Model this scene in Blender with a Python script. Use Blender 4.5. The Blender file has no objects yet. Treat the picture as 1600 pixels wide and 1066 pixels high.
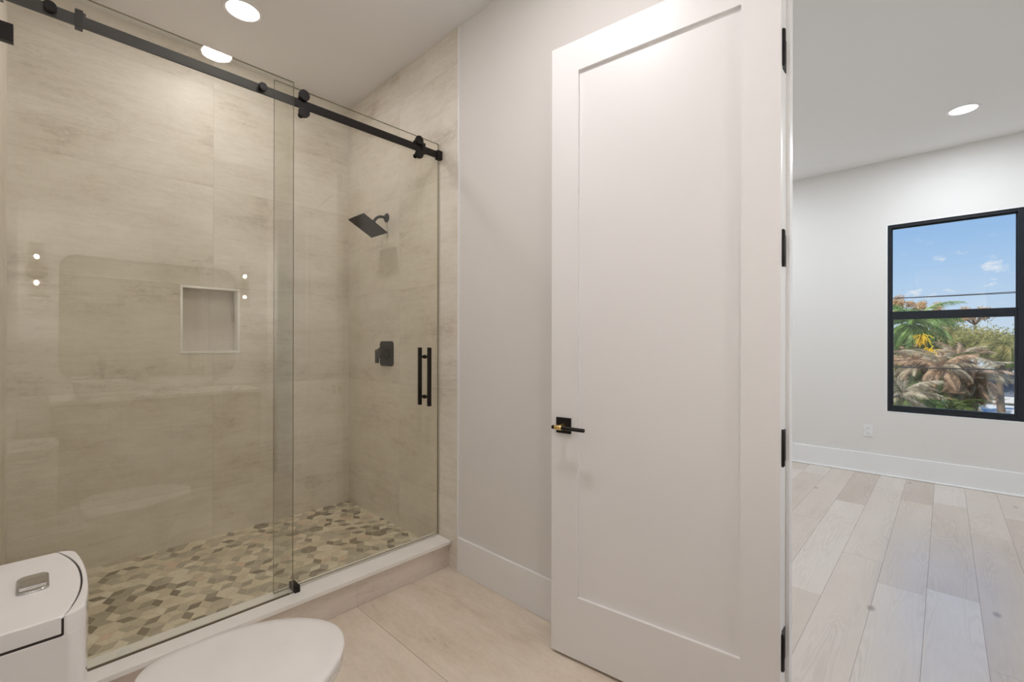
import bpy, bmesh, math, random
from mathutils import Vector, Matrix
random.seed(7)
C = bpy.context.scene.collection
PI = math.pi

# ---------------------------------------------------------------- measures
H = 3.009                # ceiling
XL, XR = -0.105, 1.605   # bathroom left / right walls
YV = -0.80               # vanity wall, behind the camera
YB = 3.227               # shower back wall
YT = 1.9475              # where the tile starts on the side walls
ZS = 0.075               # shower pan
XI = 1.74                # bedroom side of the partition
XW = 5.602               # bedroom window wall
YJ0, YJ1 = -0.455, 0.368 # doorway jambs
ZD = 2.462               # doorway head

# ---------------------------------------------------------------- camera
cam = bpy.data.cameras.new('camera'); co = bpy.data.objects.new('camera', cam); C.objects.link(co)
cam.sensor_width = 36; cam.lens = 36 * 707.1 / 1600
cam.shift_y = (537.34 - 533) / 1600
cam.clip_start = 0.02
yaw = 0.763
co.location = (0, 0, 1.2539)
co.rotation_euler = (PI / 2, -0.0017, yaw - PI / 2)
bpy.context.scene.camera = co

# ---------------------------------------------------------------- view, world, sun
sc = bpy.context.scene
sc.view_settings.view_transform = 'Standard'; sc.view_settings.look = 'None'
sc.view_settings.gamma = 1; sc.view_settings.use_curve_mapping = False
sc.view_settings.exposure = 0.0
BATH_W, SHOWER_W, BED_W, SCONCE_W = 11.2, 4.6, 14.8, 24.0
BATH_COL, BED_COL = (1.0, 0.96, 0.985), (0.84, 0.92, 1.0)

def N(nt, t, **k):
    n = nt.nodes.new(t)
    for a, v in k.items():
        if a == 'i':
            for s, x in v.items(): n.inputs[s].default_value = x
        else: setattr(n, a, v)
    return n

def ramp(nt, fac, stops, interp='LINEAR'):
    r = nt.nodes.new('ShaderNodeValToRGB'); r.color_ramp.interpolation = interp
    e = r.color_ramp.elements
    while len(e) < len(stops): e.new(0.5)
    for el, (p, c) in zip(e, stops):
        el.position = p; el.color = (*c, 1) if len(c) == 3 else c
    nt.links.new(fac, r.inputs[0]); return r.outputs[0]

def srgb(r, g, b):
    return tuple(((c / 255 + .055) / 1.055) ** 2.4 if c > 10 else c / 255 / 12.92 for c in (r, g, b))

w = bpy.data.worlds.new('sky'); sc.world = w; w.use_nodes = True
nt = w.node_tree; nt.nodes.clear()
tc = N(nt, 'ShaderNodeTexCoord'); sep = N(nt, 'ShaderNodeSeparateXYZ'); nt.links.new(tc.outputs['Generated'], sep.inputs[0])
col = ramp(nt, sep.outputs['Z'], [(0.0, srgb(206, 222, 234)), (0.05, srgb(192, 216, 238)), (0.11, srgb(174, 207, 240)), (0.20, srgb(148, 192, 238)), (0.34, srgb(110, 165, 225)), (0.6, srgb(70, 125, 200))])
mp = N(nt, 'ShaderNodeMapping'); mp.inputs['Scale'].default_value = (17, 17, 34); nt.links.new(tc.outputs['Generated'], mp.inputs[0])
nz = N(nt, 'ShaderNodeTexNoise', i={'Scale': 1.6, 'Detail': 6, 'Roughness': .55}); nt.links.new(mp.outputs[0], nz.inputs['Vector'])
cl = ramp(nt, nz.outputs['Fac'], [(0.58, (0, 0, 0)), (0.68, (1, 1, 1))])
lo = ramp(nt, sep.outputs['Z'], [(0.0, (.5, .5, .5)), (0.05, (1, 1, 1)), (0.12, (.8, .8, .8)), (0.17, (.15, .15, .15))])
mu = N(nt, 'ShaderNodeMath', operation='MULTIPLY'); nt.links.new(cl, mu.inputs[0]); nt.links.new(lo, mu.inputs[1])
mx = N(nt, 'ShaderNodeMixRGB'); mx.inputs[2].default_value = (*srgb(236, 240, 246), 1)
nt.links.new(mu.outputs[0], mx.inputs[0]); nt.links.new(col, mx.inputs[1])
bg = N(nt, 'ShaderNodeBackground', i={'Strength': 1.0}); nt.links.new(mx.outputs[0], bg.inputs[0])
wo = N(nt, 'ShaderNodeOutputWorld'); nt.links.new(bg.outputs[0], wo.inputs[0])

sd = bpy.data.lights.new('sun', 'SUN'); sd.energy = 4.6; sd.angle = 0.01; sd.color = (1, .95, .86)
so = bpy.data.objects.new('sun', sd); C.objects.link(so)
so.rotation_euler = Vector((0.62, -0.35, -0.7)).to_track_quat('-Z', 'Y').to_euler()
so.location = (0, 0, 9)

# ---------------------------------------------------------------- object helpers
def tag(o, label, cat, group=None, kind=None):
    o['label'] = label; o['category'] = cat
    if group: o['group'] = group
    if kind: o['kind'] = kind
    return o

def thing(name, label, cat, loc, group=None, kind=None):
    o = bpy.data.objects.new(name, None); C.objects.link(o); o.location = loc
    o.empty_display_size = .05
    return tag(o, label, cat, group, kind)

def base(o):
    while o.parent: o = o.parent
    return Vector(o.location)

def part(name, bm, m, parent=None, smooth=False, bev=0, seg=2, label=None, kind=None, origin=None):
    """links a bmesh built in world coordinates as ONE object under its parent"""
    off = base(parent) if parent else Vector(origin or (0, 0, 0))
    if off.length: bmesh.ops.translate(bm, verts=bm.verts, vec=-off)
    bmesh.ops.recalc_face_normals(bm, faces=bm.faces)
    me = bpy.data.meshes.new(name); bm.to_mesh(me); bm.free()
    for x in (m if isinstance(m, (list, tuple)) else [m]): me.materials.append(x)
    if smooth:
        for p in me.polygons: p.use_smooth = True
    o = bpy.data.objects.new(name, me); C.objects.link(o)
    if parent: o.parent = parent
    elif origin: o.location = origin
    if bev:
        b = o.modifiers.new('bevel', 'BEVEL'); b.width = bev; b.segments = seg; b.limit_method = 'ANGLE'; b.angle_limit = .6
        for p in me.polygons: p.use_smooth = True
        wn = o.modifiers.new('wn', 'WEIGHTED_NORMAL'); wn.keep_sharp = True
    if label: o['label'] = label
    if kind: o['kind'] = kind
    return o

def struct(name, bm, m, label, cat, **k):
    o = part(name, bm, m, None, **k); return tag(o, label, cat, kind='structure')

def copy_tree(o, parent=None):
    c = o.copy(); C.objects.link(c)
    if parent: c.parent = parent
    for ch in [x for x in C.objects if x.parent == o]: copy_tree(ch, c)
    return c

def bx(x0, x1, y0, y1, z0, z1, bm=None):
    bm = bm or bmesh.new()
    v = [bm.verts.new(p) for p in ((x0,y0,z0),(x1,y0,z0),(x1,y1,z0),(x0,y1,z0),(x0,y0,z1),(x1,y0,z1),(x1,y1,z1),(x0,y1,z1))]
    for f in ((3,2,1,0),(4,5,6,7),(0,1,5,4),(1,2,6,5),(2,3,7,6),(3,0,4,7)): bm.faces.new([v[i] for i in f])
    return bm

def obx(c, ax, ay, az, hx, hy, hz, bm=None):
    """box about c along the unit axes ax, ay, az with half sizes"""
    bm = bm or bmesh.new(); c = Vector(c)
    v = [bm.verts.new(c + ax*hx*i + ay*hy*j + az*hz*k) for i, j, k in ((-1,-1,-1),(1,-1,-1),(1,1,-1),(-1,1,-1),(-1,-1,1),(1,-1,1),(1,1,1),(-1,1,1))]
    for f in ((3,2,1,0),(4,5,6,7),(0,1,5,4),(1,2,6,5),(2,3,7,6),(3,0,4,7)): bm.faces.new([v[i] for i in f])
    return bm

def tube(pts, r, n=16, bm=None, cap=True):
    """tube along pts; r one radius or one per point"""
    bm = bm or bmesh.new(); pts = [Vector(p) for p in pts]
    rs = r if isinstance(r, (list, tuple)) else [r] * len(pts)
    rings = []; prev = None
    for i, p in enumerate(pts):
        d = (pts[min(i+1, len(pts)-1)] - pts[max(i-1, 0)])
        if d.length < 1e-9: d = prev_d
        d = d.normalized(); prev_d = d
        if prev is None:
            a = d.orthogonal().normalized()
        else:
            a = (prev - d * prev.dot(d)).normalized()
        prev = a; b = d.cross(a)
        rings.append([bm.verts.new(p + (a*math.cos(2*PI*k/n) + b*math.sin(2*PI*k/n)) * rs[i]) for k in range(n)])
    for q in range(len(rings)-1):
        for k in range(n):
            bm.faces.new((rings[q][k], rings[q][(k+1)%n], rings[q+1][(k+1)%n], rings[q+1][k]))
    if cap:
        bm.faces.new(rings[0][::-1]); bm.faces.new(rings[-1])
    return bm

def lathe(c, axis, prof, n=32, bm=None):
    """prof: (radius, distance along axis)"""
    bm = bm or bmesh.new(); c = Vector(c); ax = Vector(axis).normalized(); a = ax.orthogonal().normalized(); b = ax.cross(a)
    rings = [[bm.verts.new(c + ax*h + (a*math.cos(2*PI*k/n) + b*math.sin(2*PI*k/n))*max(r, 1e-5)) for k in range(n)] for r, h in prof]
    for q in range(len(rings)-1):
        for k in range(n):
            bm.faces.new((rings[q][k], rings[q][(k+1)%n], rings[q+1][(k+1)%n], rings[q+1][k]))
    bm.faces.new(rings[0][::-1]); bm.faces.new(rings[-1])
    return bm

def prism(poly, z0, z1, bm=None):
    bm = bm or bmesh.new()
    a = [bm.verts.new((x, y, z0)) for x, y in poly]; b = [bm.verts.new((x, y, z1)) for x, y in poly]
    n = len(poly)
    bm.faces.new(a[::-1]); bm.faces.new(b)
    for i in range(n): bm.faces.new((a[i], a[(i+1)%n], b[(i+1)%n], b[i]))
    return bm

def loft(rings, bm=None, cap=True):
    bm = bm or bmesh.new()
    R = [[bm.verts.new(p) for p in r] for r in rings]; n = len(R[0])
    for q in range(len(R)-1):
        for k in range(n): bm.faces.new((R[q][k], R[q][(k+1)%n], R[q+1][(k+1)%n], R[q+1][k]))
    if cap: bm.faces.new(R[0][::-1]); bm.faces.new(R[-1])
    return bm

def rrect(cx, cy, hx, hy, r, n=6):
    """rounded rectangle outline"""
    o = []
    for sx, sy, a0 in ((1,1,0),(-1,1,PI/2),(-1,-1,PI),(1,-1,1.5*PI)):
        for k in range(n+1):
            a = a0 + PI/2*k/n; o.append((cx+sx*(hx-r)+r*math.cos(a), cy+sy*(hy-r)+r*math.sin(a)))
    return o

# ---------------------------------------------------------------- materials
def mat(name, col, rough=.5, metal=0, spec=.5, bump=None, coat=0, **k):
    m = bpy.data.materials.new(name); m.use_nodes = True; nt = m.node_tree
    b = nt.nodes['Principled BSDF']
    b.inputs['Base Color'].default_value = (*col, 1); b.inputs['Roughness'].default_value = rough
    b.inputs['Metallic'].default_value = metal; b.inputs['Specular IOR Level'].default_value = spec
    b.inputs['Coat Weight'].default_value = coat
    t = N(nt, 'ShaderNodeTexCoord')
    if bump:
        s, st = bump
        n = N(nt, 'ShaderNodeTexNoise', i={'Scale': s, 'Detail': 3}); nt.links.new(t.outputs['Object'], n.inputs['Vector'])
        u = N(nt, 'ShaderNodeBump', i={'Strength': st, 'Distance': .002}); nt.links.new(n.outputs['Fac'], u.inputs['Height'])
        nt.links.new(u.outputs[0], b.inputs['Normal'])
    else:   # the faintest unevenness of tone
        n = N(nt, 'ShaderNodeTexNoise', i={'Scale': 9., 'Detail': 2}); nt.links.new(t.outputs['Object'], n.inputs['Vector'])
        nt.links.new(ramp(nt, n.outputs['Fac'], [(.3, tuple(c*.97 for c in col)), (.7, tuple(min(1, c*1.02) for c in col))]), b.inputs['Base Color'])
    return m

M = {}
M['paint'] = mat('wall_paint', srgb(234, 231, 227), .6, bump=(260, .06), spec=.3)
M['ceil'] = mat('ceiling_paint', srgb(244, 243, 241), .8, bump=(180, .05), spec=.2)
M['trim'] = mat('white_trim_paint', srgb(245, 244, 243), .35, bump=(60, .03))
M['door'] = mat('white_door_paint', srgb(245, 243, 242), .38, bump=(90, .03))
M['black'] = mat('matte_black_metal', (.011, .008, .007), .42, 0, .3)
M['blackwin'] = mat('black_window_frame', (.008, .013, .02), .35, 0, .5)
M['brass'] = mat('knurled_brass', srgb(228, 198, 134), .32, 1)
M['chrome'] = mat('chrome', (.5, .49, .48), .12, 1)
M['nickel'] = mat('brushed_nickel', srgb(150, 140, 125), .35, 1)
M['ceramic'] = mat('white_glazed_ceramic', srgb(238, 234, 230), .08, coat=.3)
M['gap'] = mat('dark_gap_shade', (.03, .02, .015), .8)  # near-black colour for shade in the lid seam, shared by the outlet slots
M['quartz'] = mat('white_quartz', srgb(250, 247, 241), .16)
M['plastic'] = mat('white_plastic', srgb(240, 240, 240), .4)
M['walnut'] = mat('walnut_cabinet', srgb(120, 88, 60), .45, bump=(40, .1))
M['mirror'] = mat('mirror_silver', (.9, .9, .9), .0, 1)
M['seal'] = mat('dark_rubber_seal', srgb(96, 80, 56), .5)

def emit(name, col, s):
    m = bpy.data.materials.new(name); m.use_nodes = True; nt = m.node_tree; nt.nodes.clear()
    e = N(nt, 'ShaderNodeEmission', i={'Color': (*col, 1), 'Strength': s}); o = N(nt, 'ShaderNodeOutputMaterial'); nt.links.new(e.outputs[0], o.inputs[0]); return m
M['lens'] = emit('lit_lens_warm', (1, .93, .82), 5)
M['lensc'] = emit('lit_lens_cool', (1, .99, .96), 5)
M['bulb'] = emit('lit_filament_bulb', (1, .9, .75), 20)

def glass(name, tint, refl=1.0):
    """clear flat glass: sees straight through, mirrors by the Schlick curve on both faces"""
    m = bpy.data.materials.new(name); m.use_nodes = True; nt = m.node_tree; nt.nodes.clear()
    lw = N(nt, 'ShaderNodeLayerWeight', i={'Blend': .5})
    p = N(nt, 'ShaderNodeMath', operation='POWER'); nt.links.new(lw.outputs['Facing'], p.inputs[0]); p.inputs[1].default_value = 5
    a = N(nt, 'ShaderNodeMath', operation='MULTIPLY_ADD'); nt.links.new(p.outputs[0], a.inputs[0]); a.inputs[1].default_value = .955*refl; a.inputs[2].default_value = .045*refl
    t = N(nt, 'ShaderNodeBsdfTransparent', i={'Color': (*tint, 1)}); g = N(nt, 'ShaderNodeBsdfGlossy', i={'Roughness': 0.0, 'Color': (1, 1, 1, 1)})
    x = N(nt, 'ShaderNodeMixShader'); nt.links.new(a.outputs[0], x.inputs[0]); nt.links.new(t.outputs[0], x.inputs[1]); nt.links.new(g.outputs[0], x.inputs[2])
    o = N(nt, 'ShaderNodeOutputMaterial'); nt.links.new(x.outputs[0], o.inputs[0]); return m
M['glass'] = glass('shower_glass', (.966, .966, .935))
M['winglass'] = glass('window_glass', (.98, .985, .99))
M['shade'] = glass('sconce_glass', (.97, .97, .95))
M['edge'] = mat('green_glass_edge', srgb(128, 122, 92), .15, coat=.5)

def uv_of(nt, plane):
    t = N(nt, 'ShaderNodeTexCoord'); s = N(nt, 'ShaderNodeSeparateXYZ'); nt.links.new(t.outputs['Object'], s.inputs[0])
    return {'XZ': ('X', 'Z'), 'YZ': ('Y', 'Z'), 'YX': ('Y', 'X')}[plane], s

def math_(nt, op, a, b=None, c=None):
    n = N(nt, 'ShaderNodeMath', operation=op)
    for i, v in enumerate((a, b, c)):
        if v is None: continue
        if isinstance(v, (int, float)): n.inputs[i].default_value = v
        else: nt.links.new(v, n.inputs[i])
    return n.outputs[0]

def comb(nt, x, y, z=0.0):
    n = N(nt, 'ShaderNodeCombineXYZ')
    for i, v in enumerate((x, y, z)):
        if isinstance(v, (int, float)): n.inputs[i].default_value = v
        else: nt.links.new(v, n.inputs[i])
    return n.outputs[0]

def tile_mat(name, plane, W, Ht, u0, v0, light, mid, dark, grout, rough=.42, streak=(1.0, 4.2), gw=.0018, vary=.05, contrast=1.0):
    """large stone look tile with streaky veining along u"""
    m = bpy.data.materials.new(name); m.use_nodes = True; nt = m.node_tree; b = nt.nodes['Principled BSDF']
    (au, av), s = uv_of(nt, plane); U, V = s.outputs[au], s.outputs[av]
    tu = math_(nt, 'DIVIDE', math_(nt, 'SUBTRACT', U, u0), W); tv = math_(nt, 'DIVIDE', math_(nt, 'SUBTRACT', V, v0), Ht)
    iu, iv = math_(nt, 'FLOOR', tu), math_(nt, 'FLOOR', tv); fu, fv = math_(nt, 'FRACT', tu), math_(nt, 'FRACT', tv)
    def edge(f, size): return math_(nt, 'LESS_THAN', math_(nt, 'SUBTRACT', .5, math_(nt, 'ABSOLUTE', math_(nt, 'SUBTRACT', f, .5))), gw / 2 / size)
    g = math_(nt, 'MAXIMUM', edge(fu, W), edge(fv, Ht))
    wn = N(nt, 'ShaderNodeTexWhiteNoise', noise_dimensions='2D'); nt.links.new(comb(nt, iu, iv), wn.inputs['Vector'])
    off = math_(nt, 'MULTIPLY', wn.outputs['Value'], 31.0)
    def ns(su, sv, scale, det, rough_=.6, dist=0., add=0.):
        n = N(nt, 'ShaderNodeTexNoise', i={'Scale': scale, 'Detail': det, 'Roughness': rough_, 'Distortion': dist})
        nt.links.new(comb(nt, math_(nt, 'MULTIPLY', U, su), math_(nt, 'MULTIPLY', V, sv), math_(nt, 'ADD', off, add)), n.inputs['Vector']); return n.outputs['Fac']
    n1 = ns(streak[0], streak[1], 1.0, 6, .68, .08); n2 = ns(7., 38, 1.0, 5, .8, .3, 5.); n3 = ns(2.2, 2.8, 1.0, 6, .72, .15, 9.); n4 = ns(55, 60, 1.0, 4, .8, 0, 3.)
    fac = math_(nt, 'ADD', math_(nt, 'ADD', math_(nt, 'MULTIPLY', n1, .32), math_(nt, 'MULTIPLY', n2, .22)), math_(nt, 'ADD', math_(nt, 'MULTIPLY', n3, .34), math_(nt, 'MULTIPLY', n4, .12)))
    c = .5; sp = .125 / contrast
    base_c = ramp(nt, fac, [(c - sp, dark), (c - sp*.35, mid), (c + sp*.3, light), (c + sp, tuple(min(1, x*1.08) for x in light))])
    # darker hair-thin veins where the streaks thin out
    vein = ramp(nt, ns(1.6, 13, 1.0, 6, .75, .2, 17.), [(.475, (0, 0, 0)), (.5, (1, 1, 1)), (.52, (0, 0, 0))])
    vm = ramp(nt, ns(1.4, 2.4, 1.0, 2, .5, 0, 21.), [(.52, (0, 0, 0)), (.66, (1, 1, 1))])
    vf = math_(nt, 'MULTIPLY', math_(nt, 'MULTIPLY', vein, vm), .3)
    x1 = N(nt, 'ShaderNodeMixRGB'); x1.inputs[2].default_value = (*tuple(q*.8 for q in dark), 1); nt.links.new(vf, x1.inputs[0]); nt.links.new(base_c, x1.inputs[1])
    hv = N(nt, 'ShaderNodeHueSaturation'); nt.links.new(x1.outputs[0], hv.inputs['Color'])
    nt.links.new(math_(nt, 'MULTIPLY_ADD', wn.outputs['Value'], vary, 1 - vary/2), hv.inputs['Value'])
    x2 = N(nt, 'ShaderNodeMixRGB'); x2.inputs[2].default_value = (*grout, 1); nt.links.new(g, x2.inputs[0]); nt.links.new(hv.outputs[0], x2.inputs[1])
    nt.links.new(x2.outputs[0], b.inputs['Base Color'])
    nt.links.new(ramp(nt, n1, [(.3, (rough*.8,)*3), (.7, (rough*1.25,)*3)]), b.inputs['Roughness'])
    bu = N(nt, 'ShaderNodeBump', i={'Strength': .35, 'Distance': .0012}); nt.links.new(math_(nt, 'SUBTRACT', math_(nt, 'MULTIPLY', n4, .25), math_(nt, 'MULTIPLY', g, .35)), bu.inputs['Height']); nt.links.new(bu.outputs[0], b.inputs['Normal'])
    return m

tl, tm_, td, tg = srgb(238, 231, 219), srgb(228, 219, 204), srgb(198, 187, 172), srgb(212, 202, 187)
M['tileB'] = tile_mat('shower_tile_back', 'XZ', 1.22, .605, .736, .39, tl, tm_, td, tg)
M['tileR'] = tile_mat('shower_tile_side', 'YZ', 1.22, .605, 2.538, .39, tl, tm_, td, tg)
M['tileC'] = tile_mat('curb_tile', 'XZ', .605, .605, 1.049, -.2, srgb(230, 218, 206), srgb(216, 203, 190), srgb(194, 180, 167), srgb(200, 188, 176))
M['tileF'] = tile_mat('bath_floor_tile', 'YX', 1.22, .605, .80, 1.049, srgb(232, 219, 202), srgb(222, 207, 188), srgb(204, 188, 168), srgb(180, 165, 146), rough=.34, streak=(1.2, 4.5), gw=.003)
M['nicheb'] = tile_mat('niche_tile', 'XZ', 1.22, .605, .736, .39, srgb(232, 224, 215), srgb(226, 217, 207), srgb(216, 206, 196), srgb(196, 187, 178), contrast=.6)

def plank_mat():
    m = bpy.data.materials.new('whitewashed_oak_planks'); m.use_nodes = True; nt = m.node_tree; b = nt.nodes['Principled BSDF']
    t = N(nt, 'ShaderNodeTexCoord'); s = N(nt, 'ShaderNodeSeparateXYZ'); nt.links.new(t.outputs['Object'], s.inputs[0])
    X, Y = s.outputs['X'], s.outputs['Y']; Wd, L = .19, 1.75
    ty = math_(nt, 'DIVIDE', math_(nt, 'SUBTRACT', Y, .065), Wd); iy = math_(nt, 'FLOOR', ty); fy = math_(nt, 'FRACT', ty)
    w1 = N(nt, 'ShaderNodeTexWhiteNoise', noise_dimensions='1D'); nt.links.new(iy, w1.inputs['W'])
    tx = math_(nt, 'ADD', math_(nt, 'DIVIDE', X, L), math_(nt, 'MULTIPLY', w1.outputs['Value'], 7.3)); ix = math_(nt, 'FLOOR', tx); fx = math_(nt, 'FRACT', tx)
    def edge(f, size, gw): return math_(nt, 'LESS_THAN', math_(nt, 'SUBTRACT', .5, math_(nt, 'ABSOLUTE', math_(nt, 'SUBTRACT', f, .5))), gw/2/size)
    g = math_(nt, 'MAXIMUM', edge(fy, Wd, .0016), edge(fx, L, .0015))
    wn = N(nt, 'ShaderNodeTexWhiteNoise', noise_dimensions='2D'); nt.links.new(comb(nt, ix, iy), wn.inputs['Vector'])
    off = math_(nt, 'MULTIPLY', wn.outputs['Value'], 53.)
    # cathedral grain: warped bands along X
    n0 = N(nt, 'ShaderNodeTexNoise', i={'Scale': 1., 'Detail': 2.5, 'Distortion': .12}); nt.links.new(comb(nt, math_(nt, 'MULTIPLY', X, .95), math_(nt, 'MULTIPLY', Y, 10.), off), n0.inputs['Vector'])
    band = math_(nt, 'SINE', math_(nt, 'MULTIPLY', n0.outputs['Fac'], 105.))
    fine = N(nt, 'ShaderNodeTexNoise', i={'Scale': 1., 'Detail': 5, 'Roughness': .75}); nt.links.new(comb(nt, math_(nt, 'MULTIPLY', X, 14.), math_(nt, 'MULTIPLY', Y, 240.), off), fine.inputs['Vector'])
    blot = N(nt, 'ShaderNodeTexNoise', i={'Scale': 1., 'Detail': 4}); nt.links.new(comb(nt, math_(nt, 'MULTIPLY', X, 2.5), math_(nt, 'MULTIPLY', Y, 5.), off), blot.inputs['Vector'])
    amt = ramp(nt, n0.outputs['Fac'], [(.42, (.15,)*3), (.62, (1, 1, 1))])
    grain = math_(nt, 'MULTIPLY', math_(nt, 'MULTIPLY_ADD', band, .5, .5), amt)
    tone = ramp(nt, math_(nt, 'ADD', math_(nt, 'MULTIPLY', wn.outputs['Value'], .62), math_(nt, 'MULTIPLY', blot.outputs['Fac'], .38)),
                [(.12, srgb(190, 171, 154)), (.4, srgb(208, 192, 177)), (.65, srgb(217, 203, 191)), (.9, srgb(223, 212, 202))])
    x1 = N(nt, 'ShaderNodeMixRGB', blend_type='MULTIPLY'); nt.links.new(tone, x1.inputs[1])
    gr = ramp(nt, math_(nt, 'ADD', math_(nt, 'MULTIPLY', grain, .45), math_(nt, 'MULTIPLY', fine.outputs['Fac'], .6)), [(.2, (1, 1, 1)), (.85, (.80, .775, .75))])
    x1.inputs[0].default_value = .75; nt.links.new(gr, x1.inputs[2])
    # knots
    vo = N(nt, 'ShaderNodeTexVoronoi', i={'Scale': 1.}); nt.links.new(comb(nt, math_(nt, 'MULTIPLY', X, 2.1), math_(nt, 'MULTIPLY', Y, 4.2), 0.), vo.inputs['Vector'])
    kn = ramp(nt, vo.outputs['Distance'], [(.035, (1, 1, 1)), (.09, (0, 0, 0))])
    x3 = N(nt, 'ShaderNodeMixRGB'); x3.inputs[2].default_value = (*srgb(120, 100, 88), 1); nt.links.new(math_(nt, 'MULTIPLY', kn, .7), x3.inputs[0]); nt.links.new(x1.outputs[0], x3.inputs[1])
    x2 = N(nt, 'ShaderNodeMixRGB'); x2.inputs[2].default_value = (*srgb(140, 122, 110), 1); nt.links.new(g, x2.inputs[0]); nt.links.new(x3.outputs[0], x2.inputs[1])
    nt.links.new(x2.outputs[0], b.inputs['Base Color']); b.inputs['Roughness'].default_value = .34; b.inputs['Coat Weight'].default_value = 1.; b.inputs['Coat Roughness'].default_value = .24; b.inputs['Coat IOR'].default_value = 2.0
    hgt = math_(nt, 'SUBTRACT', math_(nt, 'ADD', math_(nt, 'MULTIPLY', grain, -.5), math_(nt, 'MULTIPLY', fine.outputs['Fac'], -.3)), math_(nt, 'MULTIPLY', g, 1.5))
    bu = N(nt, 'ShaderNodeBump', i={'Strength': .7, 'Distance': .0014}); nt.links.new(hgt, bu.inputs['Height']); nt.links.new(bu.outputs[0], b.inputs['Normal']); nt.links.new(bu.outputs[0], b.inputs['Coat Normal'])
    return m
M['planks'] = plank_mat()

# ================================================================ BATHROOM SHELL
T = .14
struct('floor', bx(XL, XR, YV, 2.15, -.05, 0), M['tileF'], 'beige stone look tile floor of the bathroom', 'floor')
struct('floor', bx(XR, XW, -3.3, 2.6, -.05, 0), M['planks'], 'whitewashed oak plank floor of the bedroom', 'floor')
struct('ceiling', bx(XL - T, XI, YV - T, YB + T + .1, H, H + .2), M['ceil'], 'flat white ceiling over bathroom and shower', 'ceiling')
struct('ceiling', bx(XI, XW + .2, -3.3 - T, 2.6 + T, H, H + .2), M['ceil'], 'flat white bedroom ceiling', 'ceiling')
struct('wall_left', bx(XL - T, XL, YV - T, 2.03, -.05, H), M['paint'], 'painted left wall of the bathroom behind the toilet tank', 'wall')
struct('wall_left', bx(XL - T, XL, 2.03, YB + T, -.05, H), M['tileR'], 'tiled left side wall of the shower', 'wall')
struct('wall_vanity', bx(XL - T, XI, YV - T, YV, -.05, H), M['paint'], 'painted wall behind the vanity and round cornered mirror', 'wall')
# partition with the doorway: painted
bm = bx(XR, XI, YJ1 + .02, YT, -.05, H)
bx(XR, XI, YV, YJ0 - .02, -.05, H, bm); bx(XR, XI, YJ0 - .02, YJ1 + .02, ZD + .02, H, bm)
struct('wall_right', bm, M['paint'], 'painted partition wall with the doorway behind the open door', 'wall')
struct('wall_right', bx(XR, XI, YT, YB + T, -.05, H), M['tileR'], 'tiled right wall of the shower with shower head and valve', 'wall')
# shower back wall with the niche cut in
NX0, NX1, NZ0, NZ1, ND = .569, .881, 1.193, 1.596, .09
bm = bmesh.new()
for a in ((XL - T, NX0, -.05, H), (NX1, XI, -.05, H), (NX0, NX1, -.05, NZ0), (NX0, NX1, NZ1, H)):
    bx(a[0], a[1], YB, YB + T, a[2], a[3], bm)
struct('wall_back', bm, M['tileB'], 'streaky beige tiled back wall of the shower', 'wall')
struct('niche_wall', bx(NX0, NX1, YB + ND, YB + T, NZ0, NZ1), M['nicheb'], 'grey beige tile at the back of the shower niche', 'wall')
bm = bmesh.new(); e, d0, d1 = .014, YB - .004, YB + ND
bx(NX0, NX1, d0, d1, NZ0, NZ0 + e, bm); bx(NX0, NX1, d0, d1, NZ1 - e, NZ1, bm)
bx(NX0, NX0 + e, d0, d1, NZ0 + e, NZ1 - e, bm); bx(NX1 - e, NX1, d0, d1, NZ0 + e, NZ1 - e, bm)
struct('trim_1', bm, M['quartz'], 'white quartz frame lining the shower niche', 'niche frame', bev=.001)
# metal edge where the tile meets paint
struct('trim_2', bx(XR - .006, XR + .002, YT - .012, YT, 0, H), M['trim'], 'thin white edge strip between shower tile and painted wall', 'edge strip')
# baseboards
struct('baseboard_right', bx(XR - .015, XR, YJ1 + .095, YT - .012, 0, .19), M['trim'], 'tall white baseboard beside the open door', 'baseboard', bev=.003)
struct('baseboard_left', bx(XL, XL + .015, YV, 1.99, 0, .19), M['trim'], 'white baseboard along the left bathroom wall', 'baseboard', bev=.003)

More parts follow.
